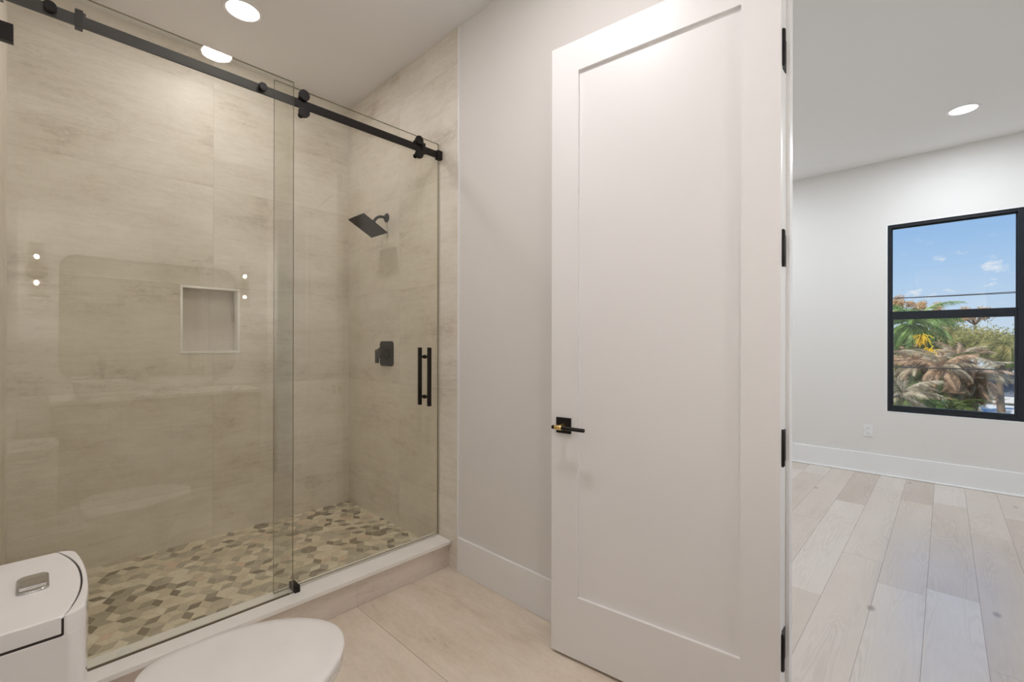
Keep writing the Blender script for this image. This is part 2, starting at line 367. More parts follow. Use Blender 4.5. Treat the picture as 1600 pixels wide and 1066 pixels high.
# shower pan with rhombus mosaic
struct('shower_floor', bx(XL, XR, 2.15, YB, -.05, ZS - .0006), mat('mosaic_grout', srgb(226, 216, 194), .7), 'grout bed of the shower pan', 'floor')
def mosaic():
    bm = bmesh.new(); lay = bm.loops.layers.float_color.new('tint'); a = .0497; s = a * math.sqrt(3)
    rnd = random.Random(3)
    light = [srgb(*c) for c in ((236,226,202), (228,217,192), (240,231,210), (222,210,184), (232,222,198))]
    mid = [srgb(*c) for c in ((196,186,164), (186,177,155), (204,194,172), (212,201,178))]
    dark = [srgb(*c) for c in ((146,134,112), (152,140,118), (140,128,108), (160,148,126))]
    pink = [srgb(230,206,182)]
    dirs = [Vector((a*math.cos(PI/3*k), a*math.sin(PI/3*k), 0)) for k in range(6)]
    def clip(poly):
        for ax, lim, sg in ((0, XL+.001, 1), (0, XR-.001, -1), (1, 2.15, 1), (1, YB-.001, -1)):
            out = []
            for i, p in enumerate(poly):
                q = poly[(i+1) % len(poly)]; dp, dq = sg*(p[ax]-lim), sg*(q[ax]-lim)
                if dp >= 0: out.append(p)
                if dp*dq < 0: out.append(p + (q-p)*(dp/(dp-dq)))
            poly = out
            if len(poly) < 3: return []
        return poly
    def face(poly, c):
        poly = clip(poly)
        if len(poly) < 3: return
        f = bm.faces.new([bm.verts.new(p) for p in poly])
        for l in f.loops: l[lay] = (*c, 1)
    for i in range(-6, 30):
        for j in range(-30, 45):
            c = Vector((.447 + 1.5*a*i - .5*a, 2.539 + s*(j + (i % 2)*.5 + 0) , ZS))
            if not (XL-.1 < c.x < XR+.1 and 2.05 < c.y < YB+.1): continue
            for k in (0, 2, 4):
                v0, v1, v2 = c + dirs[(k-1) % 6], c + dirs[k], c + dirs[(k+1) % 6]
                m = (c + v1) / 2; q = [m + (p - m)*.95 for p in (c, v0, v1, v2)]
                r = rnd.random()
                pool = (dark if r < (.22 if k == 0 else .12) else mid if r < .50 else pink if r < .53 else light)
                col = rnd.choice(pool)
                if rnd.random() < .10:   # milled stripes along the long edge
                    e1, e2 = q[1]-q[0], q[3]-q[0]; nn = 7; alt = rnd.choice(dark + mid)
                    for t in range(nn*2-1):
                        u0, u1 = t/(nn*2-1), (t+1)/(nn*2-1)
                        face([q[0]+e1*u0, q[0]+e1*u1, q[0]+e1*u1+e2, q[0]+e1*u0+e2], col if t % 2 == 0 else alt)
                else: face(q, col)
    return bm
m = bpy.data.materials.new('stone_mosaic'); m.use_nodes = True; nt = m.node_tree; b = nt.nodes['Principled BSDF']
va = N(nt, 'ShaderNodeVertexColor', layer_name='tint'); t = N(nt, 'ShaderNodeTexCoord')
n = N(nt, 'ShaderNodeTexNoise', i={'Scale': 90., 'Detail': 3}); nt.links.new(t.outputs['Object'], n.inputs['Vector'])
x = N(nt, 'ShaderNodeMixRGB', blend_type='MULTIPLY'); x.inputs[0].default_value = .5; nt.links.new(va.outputs['Color'], x.inputs[1]); nt.links.new(ramp(nt, n.outputs['Fac'], [(.3, (.84, .84, .84)), (.7, (1.06, 1.06, 1.06))]), x.inputs[2])
nt.links.new(x.outputs[0], b.inputs['Base Color']); b.inputs['Roughness'].default_value = .42
bmm = mosaic()
r = bmesh.ops.extrude_face_region(bmm, geom=list(bmm.faces))
bmesh.ops.translate(bmm, verts=[v for v in r['geom'] if isinstance(v, bmesh.types.BMVert)], vec=(0, 0, -.0005))
struct('shower_floor', bmm, m, 'beige and brown rhombus stone mosaic on the shower floor', 'mosaic')

# curb
struct('shower_curb', bx(XL, XR, 2.02, 2.15, 0, .128), M['tileC'], 'tiled base of the shower curb', 'curb')
struct('trim_3', bx(XL, XR - .002, 2.004, 2.162, .128, .148), M['quartz'], 'white quartz cap on top of the shower curb', 'curb cap', bev=.002)

# ================================================================ DOORWAY
bm = bmesh.new()
bx(XR - .001, XI + .001, YJ1, YJ1 + .02, 0, ZD + .02, bm); bx(XR - .001, XI + .001, YJ0 - .02, YJ0, 0, ZD + .02, bm); bx(XR - .001, XI + .001, YJ0, YJ1, ZD, ZD + .02, bm)
# stops
bx(XR + .05, XR + .085, YJ1 - .011, YJ1, 0, ZD, bm); bx(XR + .05, XR + .085, YJ0, YJ0 + .011, 0, ZD, bm); bx(XR + .05, XR + .085, YJ0 + .011, YJ1 - .011, ZD - .011, ZD, bm)
struct('trim_4', bm, M['trim'], 'white door jamb with stops lining the doorway', 'door jamb', bev=.0015)
for nm, x0, x1, lab in (('trim_5', XR - .018, XR, 'white casing around the doorway on the bathroom side'), ('trim_6', XI, XI + .018, 'white casing around the doorway on the bedroom side')):
    bm = bmesh.new(); r_ = .005
    bx(x0, x1, YJ1 + r_, YJ1 + .09, 0, ZD + .09, bm); bx(x0, x1, YJ0 - .09, YJ0 - r_, 0, ZD + .09, bm); bx(x0, x1, YJ0 - r_, YJ1 + r_, ZD + r_, ZD + .09, bm)
    struct(nm, bm, M['trim'], lab, 'door casing', bev=.002)
o = part('strike_plate', bx(1.66, 1.69, YJ0, YJ0 + .0015, .905, .965), M['black'])
tag(o, 'small black strike plate on the far door jamb', 'strike plate')

# ---- the open door leaf
DA = .1255; DO = Vector((1.4473, 1.1598, 0)); du = Vector((math.sin(DA), -math.cos(DA), 0)); dn = Vector((-math.cos(DA), -math.sin(DA), 0)); dz = Vector((0, 0, 1))
DWid, DZ0, DZ1, DT = .808, .012, 2.450, .038
door = thing('door_1', 'tall white single panel door standing wide open against the wall', 'door', tuple(DO + du*DWid), kind='structure')
def dp(q, n, z): return DO + du*q + dn*n + dz*z      # q along from the free edge, n towards the room
bm = bmesh.new()
def dbox(q0, q1, n0, n1, z0, z1, bm=None):
    c = dp((q0+q1)/2, (n0+n1)/2, (z0+z1)/2); return obx(c, du, dn, dz, (q1-q0)/2, (n1-n0)/2, (z1-z0)/2, bm)
S0, S1, ZP0, ZP1 = .12, .698, .256, 2.330
dbox(0, S0, -DT, 0, DZ0, DZ1, bm); dbox(S1, DWid, -DT, 0, DZ0, DZ1, bm); dbox(S0, S1, -DT, 0, DZ0, ZP0, bm); dbox(S0, S1, -DT, 0, ZP1, DZ1, bm)
bmesh.ops.remove_doubles(bm, verts=bm.verts, dist=1e-5)
part('frame', bm, M['door'], door)
part('panel', dbox(S0, S1, -DT + .012, -.012, ZP0, ZP1), M['door'], door)
# lever set
hs = part('handle_rosette', dbox(.026, .092, 0, .008, .897, .959), M['black'], door, bev=.001, label='square black rosette')
part('handle_post', tube([dp(.059, .008, .928), dp(.059, .03, .928), dp(.060, .046, .927), dp(.062, .054, .927)], [.009, .007, .007, .007], 20), M['brass'], hs, smooth=True, label='brass neck')
part('handle_sleeve', lathe(dp(.049, .054, .927), du, [(.0085, 0), (.0095, .002), (.0095, .028), (.0085, .03)], 24), M['brass'], hs, smooth=True, label='knurled brass sleeve')
part('handle_lever', lathe(dp(.036, .054, .927), du, [(.0065, 0), (.0075, .001), (.0075, .139), (.0065, .14)], 24), M['black'], hs, smooth=True, label='round black lever bar')
part('latch', dbox(-.0015, 0, -.03, -.008, .9, .956), M['black'], door)
# hinges
for zc in (2.167, 1.550, .934, .305):
    kx, ky = 1.579, YJ1 - .009
    bm = lathe((kx, ky, zc - .052), (0, 0, 1), [(.002, -.006), (.0045, -.003), (.0065, 0), (.0065, .104), (.0045, .107), (.002, .110)], 16)
    hg = part('hinge', bm, M['black'], door, smooth=True)
    part('hinge_leaf', bx(1.585, 1.645, YJ1 - .0025, YJ1 + .0, zc - .05, zc + .05), M['black'], hg)

# ================================================================ BEDROOM SHELL
WY0, WY1, WZ0, WZ1 = -.492, .405, .607, 2.398
W2 = (-2.7, -1.79)
bm = bmesh.new()
YA, YBd = -3.3, 2.6
for a in ((YA - T, W2[0], -.05, H), (W2[1], WY0, -.05, H), (WY1, YBd + T, -.05, H), (W2[0], W2[1], -.05, WZ0), (W2[0], W2[1], WZ1, H), (WY0, WY1, -.05, WZ0), (WY0, WY1, WZ1, H)):
    bx(XW, XW + .16, a[0], a[1], a[2], a[3], bm)
struct('wall_window', bm, M['paint'], 'pale painted bedroom wall around the black framed window', 'wall')
struct('wall_bedroom_left', bx(XI, XW, YBd, YBd + T, -.05, H), M['paint'], 'painted far side wall of the bedroom', 'wall')
struct('wall_bedroom_right', bx(XI - T, XW, YA - T, YA, -.05, H), M['paint'], 'painted near side wall of the bedroom', 'wall')
bm = bx(XR, XI, YA, YV - T, -.05, H)
struct('wall_bedroom_near', bm, M['paint'], 'painted partition wall of the bedroom past the doorway', 'wall')
struct('baseboard_window', bx(XW - .015, XW, YA, YBd, 0, .195), M['trim'], 'tall white baseboard under the bedroom window', 'baseboard', bev=.003)
struct('trim_7', bx(XW - .03, XW - .015, YA, YBd, 0, .014), M['trim'], 'small white shoe moulding along the bedroom baseboard', 'shoe moulding', bev=.003)

def window(name, y0, y1, label):
    r = thing(name, label, 'window', (XW, (y0+y1)/2, WZ0), kind='structure')
    f = .027; xa, xb = XW + .012, XW + .085
    bm = bmesh.new(); lin = .009
    bx(XW - .001, XW + .16, y0, y0 + lin, WZ0, WZ1, bm); bx(XW - .001, XW + .16, y1 - lin, y1, WZ0, WZ1, bm); bx(XW - .001, XW + .16, y0 + lin, y1 - lin, WZ0, WZ0 + lin, bm); bx(XW - .001, XW + .16, y0 + lin, y1 - lin, WZ1 - lin, WZ1, bm)
    part('reveal', bm, M['trim'], r, label='white reveal')
    a0, a1, b0, b1 = y0 + lin, y1 - lin, WZ0 + lin, WZ1 - lin; fr = .045
    bm = bmesh.new()
    bx(xa, xb, a0, a0 + fr, b0, b1, bm); bx(xa, xb, a1 - f, a1, b0, b1, bm); bx(xa, xb, a0 + fr, a1 - f, b0, b0 + f, bm); bx(xa, xb, a0 + fr, a1 - f, b1 - f, b1, bm)
    part('window_frame', bm, M['blackwin'], r, bev=.002)
    zm = 1.505
    bm = bmesh.new(); c0, c1, d0, d1 = a0 + fr, a1 - f, b0 + f, zm + .060; g = .017   # lower sash, towards the room
    bx(xa + .008, xa + .035, c0, c0 + g, d0, d1, bm); bx(xa + .008, xa + .035, c1 - g, c1, d0, d1, bm); bx(xa + .008, xa + .035, c0 + g, c1 - g, d0, d0 + .03, bm); bx(xa + .008, xa + .035, c0 + g, c1 - g, d1 - .075, d1, bm)
    s = part('lower_sash', bm, M['blackwin'], r, bev=.0015)
    part('pane', bx(xa + .018, xa + .022, c0 + g - .004, c1 - g + .004, d0 + .026, d1 - .071), M['winglass'], s)
    bm = bmesh.new(); d0, d1 = zm + .015, b1 - f; g = .008
    bx(xa + .038, xa + .062, c0, c0 + g, d0, d1, bm); bx(xa + .038, xa + .062, c1 - g, c1, d0, d1, bm); bx(xa + .038, xa + .062, c0 + g, c1 - g, d0, d0 + .035, bm); bx(xa + .038, xa + .062, c0 + g, c1 - g, d1 - g, d1, bm)
    s = part('upper_sash', bm, M['blackwin'], r, bev=.0015)
    part('pane', bx(xa + .048, xa + .052, c0 + g - .004, c1 - g + .004, d0 + .03, d1 - g + .004), M['winglass'], s)
    return r
window('window_1', WY0, WY1, 'black framed double hung bedroom window looking onto palms and sky')
window('added_window', W2[0], W2[1], 'added unseen black framed bedroom window right of the one seen, for more daylight')  # out of view, added to bring in daylight and floor glare

# outlet
def outlet():
    y, z = .538, .412
    r = thing('wall_outlet', 'white duplex outlet on the bedroom wall below the window', 'outlet', (XW, y, z))
    part('cover_plate', bx(XW - .005, XW, y - .036, y + .036, z - .058, z + .058), M['plastic'], r, bev=.002)
    for s in (-1, 1):
        rr = part('receptacle', bx(XW - .0075, XW - .005, y - .017, y + .017, z + s*.026 - .016, z + s*.026 + .016), M['plastic'], r, bev=.001)
        bm = bmesh.new()
        for k in (-1, 1): bx(XW - .0079, XW - .0075, y + k*.007 - .0012, y + k*.007 + .0012, z + s*.026 - .003, z + s*.026 + .006, bm)
        part('slots', bm, M['gap'], rr)
outlet()

# ================================================================ LIGHTS
def downlight(x, y, label, group, lens, col, watt, first=None, kind=None):
    if first:
        o = copy_tree(first); o.location = (x, y, H); o['label'] = label
        if group: o['group'] = group
        return o
    r = thing('recessed_light', label, 'ceiling light', (x, y, H), group)
    bm = bmesh.new(); n = 48
    prof = [(.096, 0), (.094, -.004), (.080, -.005), (.076, -.001)]
    rings = [[bm.verts.new((x + q*math.cos(2*PI*k/n), y + q*math.sin(2*PI*k/n), H + h)) for k in range(n)] for q, h in prof]
    for a in range(len(prof)-1):
        for k in range(n): bm.faces.new((rings[a][k], rings[a][(k+1)%n], rings[a+1][(k+1)%n], rings[a+1][k]))
    part('trim_ring', bm, M['trim'], r, smooth=True)
    part('lens', lathe((x, y, H - .002), (0, 0, 1), [(.077, 0), (.077, .0015)], 48), lens, r, label='glowing round lens')
    ld = bpy.data.lights.new('lamp', 'AREA'); ld.shape = 'DISK'; ld.size = .15; ld.energy = watt; ld.color = col
    lo = bpy.data.objects.new('lamp', ld); C.objects.link(lo); lo.parent = r; lo.location = (0, 0, -.006)
    return r
G1, G2 = 'recessed lights in the bathroom ceiling', 'recessed lights in the bedroom ceiling'
downlight(.742, 2.678, 'lit round recessed light in the ceiling over the shower', G1, M['lens'], BATH_COL, SHOWER_W)
dl = downlight(.742, .99, 'lit round recessed light over the bathroom floor, mirrored in the shower glass', G1, M['lens'], BATH_COL, BATH_W)
bl = downlight(4.768, -.098, 'lit round recessed light in the bedroom ceiling near the window', G2, M['lensc'], BED_COL, BED_W)
for x, y, lab in ((2.9, -2.0, 'added unseen recessed light in the near right corner of the bedroom ceiling'), (4.768, -2.0, 'added unseen recessed light in the bedroom ceiling by the added window'),
                  (2.9, 1.8, 'added unseen recessed light in the near left corner of the bedroom ceiling'), (4.768, 1.8, 'added unseen recessed light in the far left corner of the bedroom ceiling')):
    downlight(x, y, lab, G2, None, None, 0, bl)  # unseen copies of the one downlight in view, added to brighten the bedroom

# ================================================================ SHOWER GLASS
YF, YD, YR = 2.088, 2.122, 2.104          # fixed pane, sliding door, rail
ZR0, ZR1 = 2.317, 2.355
def pane(name, x0, x1, yc, z0, z1, parent):
    bm = bx(x0, x1, yc - .005, yc + .005, z0, z1)
    o = part(name, bm, [M['glass'], M['edge']], parent)
    for p in o.data.polygons:
        if abs(p.normal.y) < .5: p.material_index = 1
    return o
fx = thing('fixed_glass_panel', 'tall clear fixed glass panel on the left half of the shower', 'shower panel', ((XL+.78)/2, YF, .148))
pane('glass', XL + .004, .780, YF, .149, 2.411, fx)
part('bottom_seal', bx(XL + .004, .765, YF - .0055, YF + .0055, .1479, .1515), M['seal'], fx)
for zc in (2.209, .45):
    part('wall_clamp', bx(XL, XL + .05, YF - .014, YF + .014, zc - .027, zc + .027), M['black'], fx, bev=.0015, label='square black wall clamp')
for xc in (.024, .652):
    part('standoff_cap', lathe((xc, YF - .005, 2.336), (0, -1, 0), [(.014, 0), (.0165, .002), (.0165, .010), (.015, .012)], 28), M['black'], fx, smooth=False, bev=.0006, label='round black cap bolting glass to rail')
    part('standoff', lathe((xc, YF + .005, 2.336), (0, 1, 0), [(.012, 0), (.012, YR - .006 - YF - .005)], 20), M['black'], fx)

rl = thing('sliding_rail', 'long flat matte black rail across the top of the shower glass', 'rail', ((XL+XR)/2, YR, ZR0))
part('bar', bx(XL, XR - .012, YR - .005, YR + .005, ZR0, ZR1), M['black'], rl, bev=.001)
for x0, x1 in ((XL, XL + .028), (XR - .034, XR)):
    part('wall_bracket', bx(x0, x1, YR - .014, YR + .014, ZR0 - .006, ZR1 + .006), M['black'], rl, bev=.0015)
for xc in (.092, 1.478):
    s = part('stop', bx(xc - .010, xc + .010, YR - .013, YR + .013, ZR0 - .008, ZR1 + .014), M['black'], rl, bev=.001, label='square black door stop')
    part('stop_bumper', lathe((xc + (.010 if xc < .5 else -.010), YR, ZR1 + .008), (1 if xc < .5 else -1, 0, 0), [(.005, 0), (.005, .007)], 16), M['black'], s)

sdr = thing('sliding_shower_door', 'clear sliding glass shower door with four black rollers and ladder pulls', 'shower door', ((.711+1.598)/2, YD, .158))
pane('glass', .711, 1.598, YD, .158, 2.408, sdr)
for xc in (.827, 1.447):
    for zc in (ZR1 + .019, ZR0 - .019):
        rr = part('roller', lathe((xc, YR + .006, zc), (0, -1, 0), [(.019, 0), (.019, .010), (.021, .011), (.024, .013), (.024, .024), (.021, .026)], 32), M['black'], sdr, bev=.0006)
        part('axle', lathe((xc, YD + .013, zc), (0, -1, 0), [(.012, 0), (.012, .006), (.007, .0065), (.007, .026)], 20), M['black'], rr)
# ladder pulls
bmh = []
for s, nm in ((-1, 'front_pull'), (1, 'back_pull')):
    yc = YD + s*.045
    part(nm, bx(1.505 - .009, 1.505 + .009, yc - .009, yc + .009, .905, 1.232), M['black'], sdr, bev=.0012, label='square black vertical bar')
for zc in (.955, 1.180):
    part('crossbar', lathe((1.505, YD - .045, zc), (0, 1, 0), [(.007, 0), (.007, .038), (.011, .038), (.011, .052), (.007, .052), (.007, .09)], 20), M['black'], sdr)
gd = thing('door_guide', 'small square black floor guide on the curb between the two glass panels', 'door guide', (.775, 2.102, .148))
bm = bx(.755, .795, YF + .008 - .022, YF + .008 - .014, .148, .176); bx(.785, .800, YF - .02, YD + .02, .148, .176, bm)
bx(.755, .80, YD + .008, YD + .016, .148, .176, bm)
part('block', bx(.7825, .806, YF - .016, YD + .018, .1482, .178), M['black'], gd, bev=.0015)
bm.free()
# white disc standing in for a bright highlight on the curb behind the glass
o = part('highlight_disc', lathe((.212, 2.121, .148), (0, 0, 1), [(.019, 0), (.019, .0008), (.016, .0018)], 32), M['plastic'], origin=(.212, 2.121, .148))
tag(o, 'small round white disc standing in for a highlight on the curb, near the toilet tank', 'cap')

# ---- shower head and valve
def shower_head():
    y0, z0 = 2.693, 2.093
    r = thing('wall_shower', 'black square rain shower head on a short curved arm', 'shower head', (XR, y0, z0))
    part('flange', lathe((XR, y0, z0), (-1, 0, 0), [(.03, 0), (.03, .003), (.024, .010), (.012, .013)], 32), M['black'], r, smooth=True)
    yc = y0 - .015
    pts = [Vector((XR, y0, z0)), Vector((XR - .03, y0, z0))]
    for k in range(1, 9):
        a = k/8; pts.append(Vector((XR - .03 - .075*math.sin(a*1.15), y0 - .01*a, z0 - .075*(1 - math.cos(a*1.15)))))
    part('arm', tube(pts, .0095, 16), M['black'], r, smooth=True)
    A, B = Vector((1.374, yc, 2.050)), Vector((1.540, yc, 1.961))
    t = (B - A).normalized(); nn = Vector((t.z, 0, -t.x))      # up side normal
    if nn.z < 0: nn = -nn
    c = (A + B)/2; hy = .098; ht = (B - A).length/2
    bm = obx(c + nn*.004, t, Vector((0,1,0)), nn, ht, hy, .004)
    hd = part('shower_head', bm, M['black'], r, bev=.0015)
    part('ball_joint', tube([pts[-1], c + nn*.03, c + nn*.008], [.011, .014, .022], 20), M['black'], r, smooth=True)
    bm = bmesh.new(); ax = Vector((0,1,0))
    for i in range(11):
        for j in range(11):
            lathe(c + t*(-ht + .012 + i*(2*ht - .024)/10) + ax*(-hy + .012 + j*(2*hy - .024)/10), -nn, [(.0026, 0), (.0016, .0022)], 6, bm)
    o = part('nozzles', bm, mat('nozzle_rubber', (.045, .042, .04), .5), hd, label='grid of small rubber nozzles')
    o['kind'] = 'stuff'
shower_head()

def valve():
    y, z = 2.687, 1.187
    r = thing('shower_valve', 'black rounded square shower valve with lever below the shower head', 'shower valve', (XR, y, z))
    rings = []
    for h, s in ((0, 0), (.005, 0), (.008, .003)):
        rings.append([(XR - h, y + a, z + b) for a, b in rrect(0, 0, .083 - s, .083 - s, .022)])
    part('plate', loft(rings), M['black'], r, bev=.001)
    part('hub', lathe((XR - .008, y, z), (-1, 0, 0), [(.036, 0), (.034, .022), (.028, .026), (.028, .052), (.024, .055)], 36), M['black'], r, bev=.001)
    # blade lever reaching out to the far side and down
    bm = bmesh.new()
    P = [(XR - .052, y + .0, z + .02), (XR - .050, y + .022, z + .018), (XR - .046, y + .052, z + .012)]
    rings = []
    for (px, py, pz), hz, hx in zip(P, (.02, .016, .014), (.008, .007, .006)):
        rings.append([(px - hx, py, pz - hz*.6), (px + hx, py, pz - hz*.6), (px + hx, py, pz + hz), (px - hx, py, pz + hz)])
    loft(rings, bm)
    px, py, pz = P[-1]
    rings = [[(px - .006, py - .022, q), (px + .006, py - .022, q), (px + .006, py + .014, q), (px - .006, py + .014, q)] for q in (pz - .075, pz + .014)]
    loft(rings, bm)
    part('lever', bm, M['black'], r, bev=.002)
valve()

# ================================================================ TOILET
def toilet():
    cy = 1.226
    r = thing('toilet', 'white one piece toilet with chrome flush button and closed lid', 'toilet', (.2, cy, 0))
    def front(y, a, b): return a - b*(abs(y)/.165)**2.2
    def outline(xb, hw, a, b, rc, n=24):
        pts = [(xb, cy - hw), ]
        ys = [-hw + rc*(1-math.cos(PI/2*k/6)) for k in range(7)]
        o = [(xb, cy - hw)]
        # near corner rounding, bow, far corner rounding
        xf = front(hw - rc, a, b)
        for k in range(1, 7): 
            t = PI/2*k/7; o.append((xf - rc + rc*math.sin(t), cy - hw + rc*(1-math.cos(t))))
        for k in range(n+1):
            y = -hw + rc + (2*hw - 2*rc)*k/n; o.append((front(y, a, b), cy + y))
        for k in range(6, 0, -1):
            t = PI/2*k/7; o.append((xf - rc + rc*math.sin(t), cy + hw - rc*(1-math.cos(t))))
        o.append((xb, cy + hw)); return o
    ZT = .80; xb = XL + .004
    out = outline(xb, .1675, .067, .013, .034); lid = outline(xb, .167, .057, .028, .008)
    def egg(x0, x1, hw, z, n=64, back=.80, p=2.1, cy=cy, w=.45):
        xc = x0 + (x1-x0)*w; o = []
        for k in range(n):
            a = 2*PI*k/n; c, s = math.cos(a), math.sin(a)
            if c >= 0: x = xc + (x1-xc)*abs(c)**(2/p); y = hw*math.copysign(abs(s)**(2/p), s)
            else: x = xc - (xc-x0)*abs(c)**(2/4.5); y = hw*math.copysign(abs(s)**(2/4.5), s)*(1 - (1-back)*abs(c)**1.5)
            o.append((x, cy + y, z))
        return o
    # body: skirted foot and bowl, then tank
    rings = [egg(xb, .44, .12, 0, back=.95), egg(xb, .44, .122, .04, back=.95), egg(xb, .445, .125, .16, back=1), egg(xb, .475, .145, .27, back=1), egg(xb, .530, .168, .36, back=.9), egg(xb, .552, .186, .405, back=.88), egg(xb, .558, .190, .425, back=.88), egg(xb, .556, .188, .430, back=.88)]
    part('bowl', loft(rings), M['ceramic'], r, smooth=True)
    def sc_(pl, fx_, fy_, z): return [(xb + (x-xb)*fx_, cy + (y-cy)*fy_, z) for x, y in pl]
    n = len(out)
    bm = loft([sc_(out, 1.1, .80, .38), sc_(out, .99, .9, .46), sc_(out, .985, .955, .56), sc_(out, .995, .985, .68), sc_(out, 1, 1, .768)])
    tk = part('tank', bm, M['ceramic'], r, smooth=True, bev=.003)
    # rim that wraps in front of the lid
    rim_o = [p for p in out if p[0] > .0]; 
    def near(pl, y):
        best = [q for q in zip(pl, pl[1:]) if min(q[0][1], q[1][1]) <= y <= max(q[0][1], q[1][1]) and q[0][1] != q[1][1]]
        (x0, y0), (x1, y1) = best[0]; return x0 + (x1-x0)*(y-y0)/(y1-y0)
    ro, ri = [], []
    m_ = 40
    for k in range(m_+1):
        y = cy - .1662 + .3324*k/m_
        xo, xi = near(out, y), near(lid, y) + .0022
        if xo - xi < .002: xi = xo - .002
        ro.append((xo, y)); ri.append((xi, y))
    rings = [[(ro[k][0], ro[k][1], .760), (ro[k][0], ro[k][1], ZT - .004), (ro[k][0] - min(.002, (ro[k][0]-ri[k][0])*.3), ro[k][1], ZT), (ri[k][0], ri[k][1], ZT - .0005), (ri[k][0], ri[k][1], .760)] for k in range(m_+1)]
    part('tank_rim', loft(rings), M['ceramic'], r, smooth=True, bev=.0015)
    part('lid_gap_shade', prism([(x + (.0019 if x > 0 else 0), cy + (y-cy)*.997) for x, y in lid], .7665, .7955), M['gap'], r, label='dark filler painted as shade in the tank lid seam')  # near-black filler puts the seam's shade into its colour
    bm = loft([[(x, y, z) for x, y in lid] for z in (.7705, .7975)] + [[(xb + (x-xb)*.99, cy + (y-cy)*.99, ZT) for x, y in lid]])
    tl_ = part('tank_lid', bm, M['ceramic'], r, bev=.0025, seg=3)
    # flush button
    bxc, byc = -.007, 1.238
    bz = ZT
    rings = [[(x, y, bz + h) for x, y in rrect(bxc, byc, .0215 - s, .042 - s, .012)] for h, s in ((-.001, 0), (.003, 0), (.0045, .0015))]
    fb = part('flush_bezel', loft(rings), M['chrome'], tl_, smooth=True, bev=.0006, label='chrome rounded bezel')
    rings = []
    for k in range(9):
        t = -1 + k/4.; yy = byc + t*.026; hz = .0045 + .0045*math.sqrt(max(0, 1 - (t*.9)**2))
        rings.append([(bxc - .018, yy, bz + .004), (bxc + .018, yy, bz + .004), (bxc + .018, yy, bz + hz + .001), (bxc - .018, yy, bz + hz + .001)])
    part('flush_button', loft(rings), M['chrome'], fb, bev=.0006, label='raised chrome push button')
    # seat and lid
    s0, s1, hw = .140, .574, .211
    def lid_ring(g, z): return egg(s0 + g, s1 - g, hw - g, z, back=.9, p=1.88, cy=1.206, w=.37)
    rings = [lid_ring(.012, .431), lid_ring(.004, .435), lid_ring(.004, .447), lid_ring(.010, .450)]
    part('seat', loft(rings), M['ceramic'], r, smooth=True, label='white plastic seat ring')
    rings = [lid_ring(.007, .452), lid_ring(0, .455), lid_ring(0, .468), lid_ring(.0015, .472), lid_ring(.006, .4745), lid_ring(.03, .4765), lid_ring(.10, .479), lid_ring(.17, .480)]
    part('seat_lid', loft(rings), M['ceramic'], r, smooth=True, label='closed white seat lid')
    for s in (-1, 1):
        part('hinge', lathe((.118, cy + s*.07 - .02, .455), (0, 1, 0), [(.011, 0), (.012, .002), (.012, .038), (.011, .04)], 20), M['ceramic'], r, smooth=True)
toilet()

# ================================================================ VANITY WALL (seen mirrored in the glass)
def vanity():
    r = thing('vanity_cabinet', 'walnut vanity cabinet with white quartz top under the mirror', 'vanity', (.72, YV, 0))
    x0, x1, y1 = .06, 1.38, -.27
    part('carcass', bx(x0, x1, YV + .002, y1, .14, .825), M['walnut'], r, bev=.002)
    part('plinth', bx(x0 + .04, x1 - .04, YV, y1 - .06, 0, .14), M['walnut'], r)
    for k in range(4):
        a = x0 + .006 + k*(x1-x0-.006)/4; b_ = a + (x1-x0-.006)/4 - .006
        d = part('door', bx(a, b_, y1, y1 + .02, .15, .815), M['walnut'], r, bev=.002)
        hx = b_ - .03 if k % 2 == 0 else a + .03
        part('handle', bx(hx - .005, hx + .005, y1 + .02, y1 + .045, .62, .76), M['black'], d, bev=.001)
    part('top', bx(x0 - .01, x1 + .01, YV, y1 + .035, .825, .85), M['quartz'], r, bev=.002)
    part('backsplash', bx(x0 - .01, x1 + .01, YV, YV + .015, .85, .94), M['quartz'], r, bev=.001)
vanity()
bm = loft([[(x, y, z) for x, y in rrect(.36, -.47, .19 - s, .15 - s, .04)] for z, s in ((.85, .03), (.87, .008), (.965, 0), (.968, .003), (.966, .012), (.90, .02), (.88, .05))])
sk = thing('vessel_sink', 'white rounded rectangular vessel sink on the vanity top', 'sink', (.36, -.47, .85))
part('basin', bm, M['ceramic'], sk, smooth=True)
part('drain', lathe((.36, -.47, .8805), (0, 0, 1), [(.02, 0), (.02, .002)], 24), M['black'], sk)
fc = thing('faucet', 'tall black faucet beside the vessel sink', 'faucet', (.36, -.69, .85))
pts = [(.36, -.69, .85), (.36, -.69, 1.08)] + [(.36, -.69 + .06*(1-math.cos(a)), 1.08 + .06*math.sin(a)) for a in (PI*k/10 for k in range(1, 11))] + [(.36, -.57, 1.05)]
part('spout', tube(pts, .011, 16), M['black'], fc, smooth=True)
part('base', lathe((.36, -.69, .85), (0, 0, 1), [(.026, 0), (.026, .008), (.02, .01)], 24), M['black'], fc)
part('handle', tube([(.36, -.69, .93), (.41, -.69, .94), (.43, -.69, .95)], .006, 10), M['black'], fc, smooth=True)
# mirror with rounded top corners
mr = thing('wall_mirror', 'wide frameless mirror with rounded corners between two sconces', 'mirror', (.71, YV, .965))
def mout(grow, y): return [(x, y, z) for x, z in rrect(.708, 1.46, .602 + grow, .495 + grow, .11 + grow, 10)]
part('mirror_glass', loft([mout(-.003, YV + .004), mout(-.003, YV + .012)]), M['mirror'], mr)
part('mirror_back', loft([mout(0, YV), mout(0, YV + .0115)]), M['nickel'], mr)
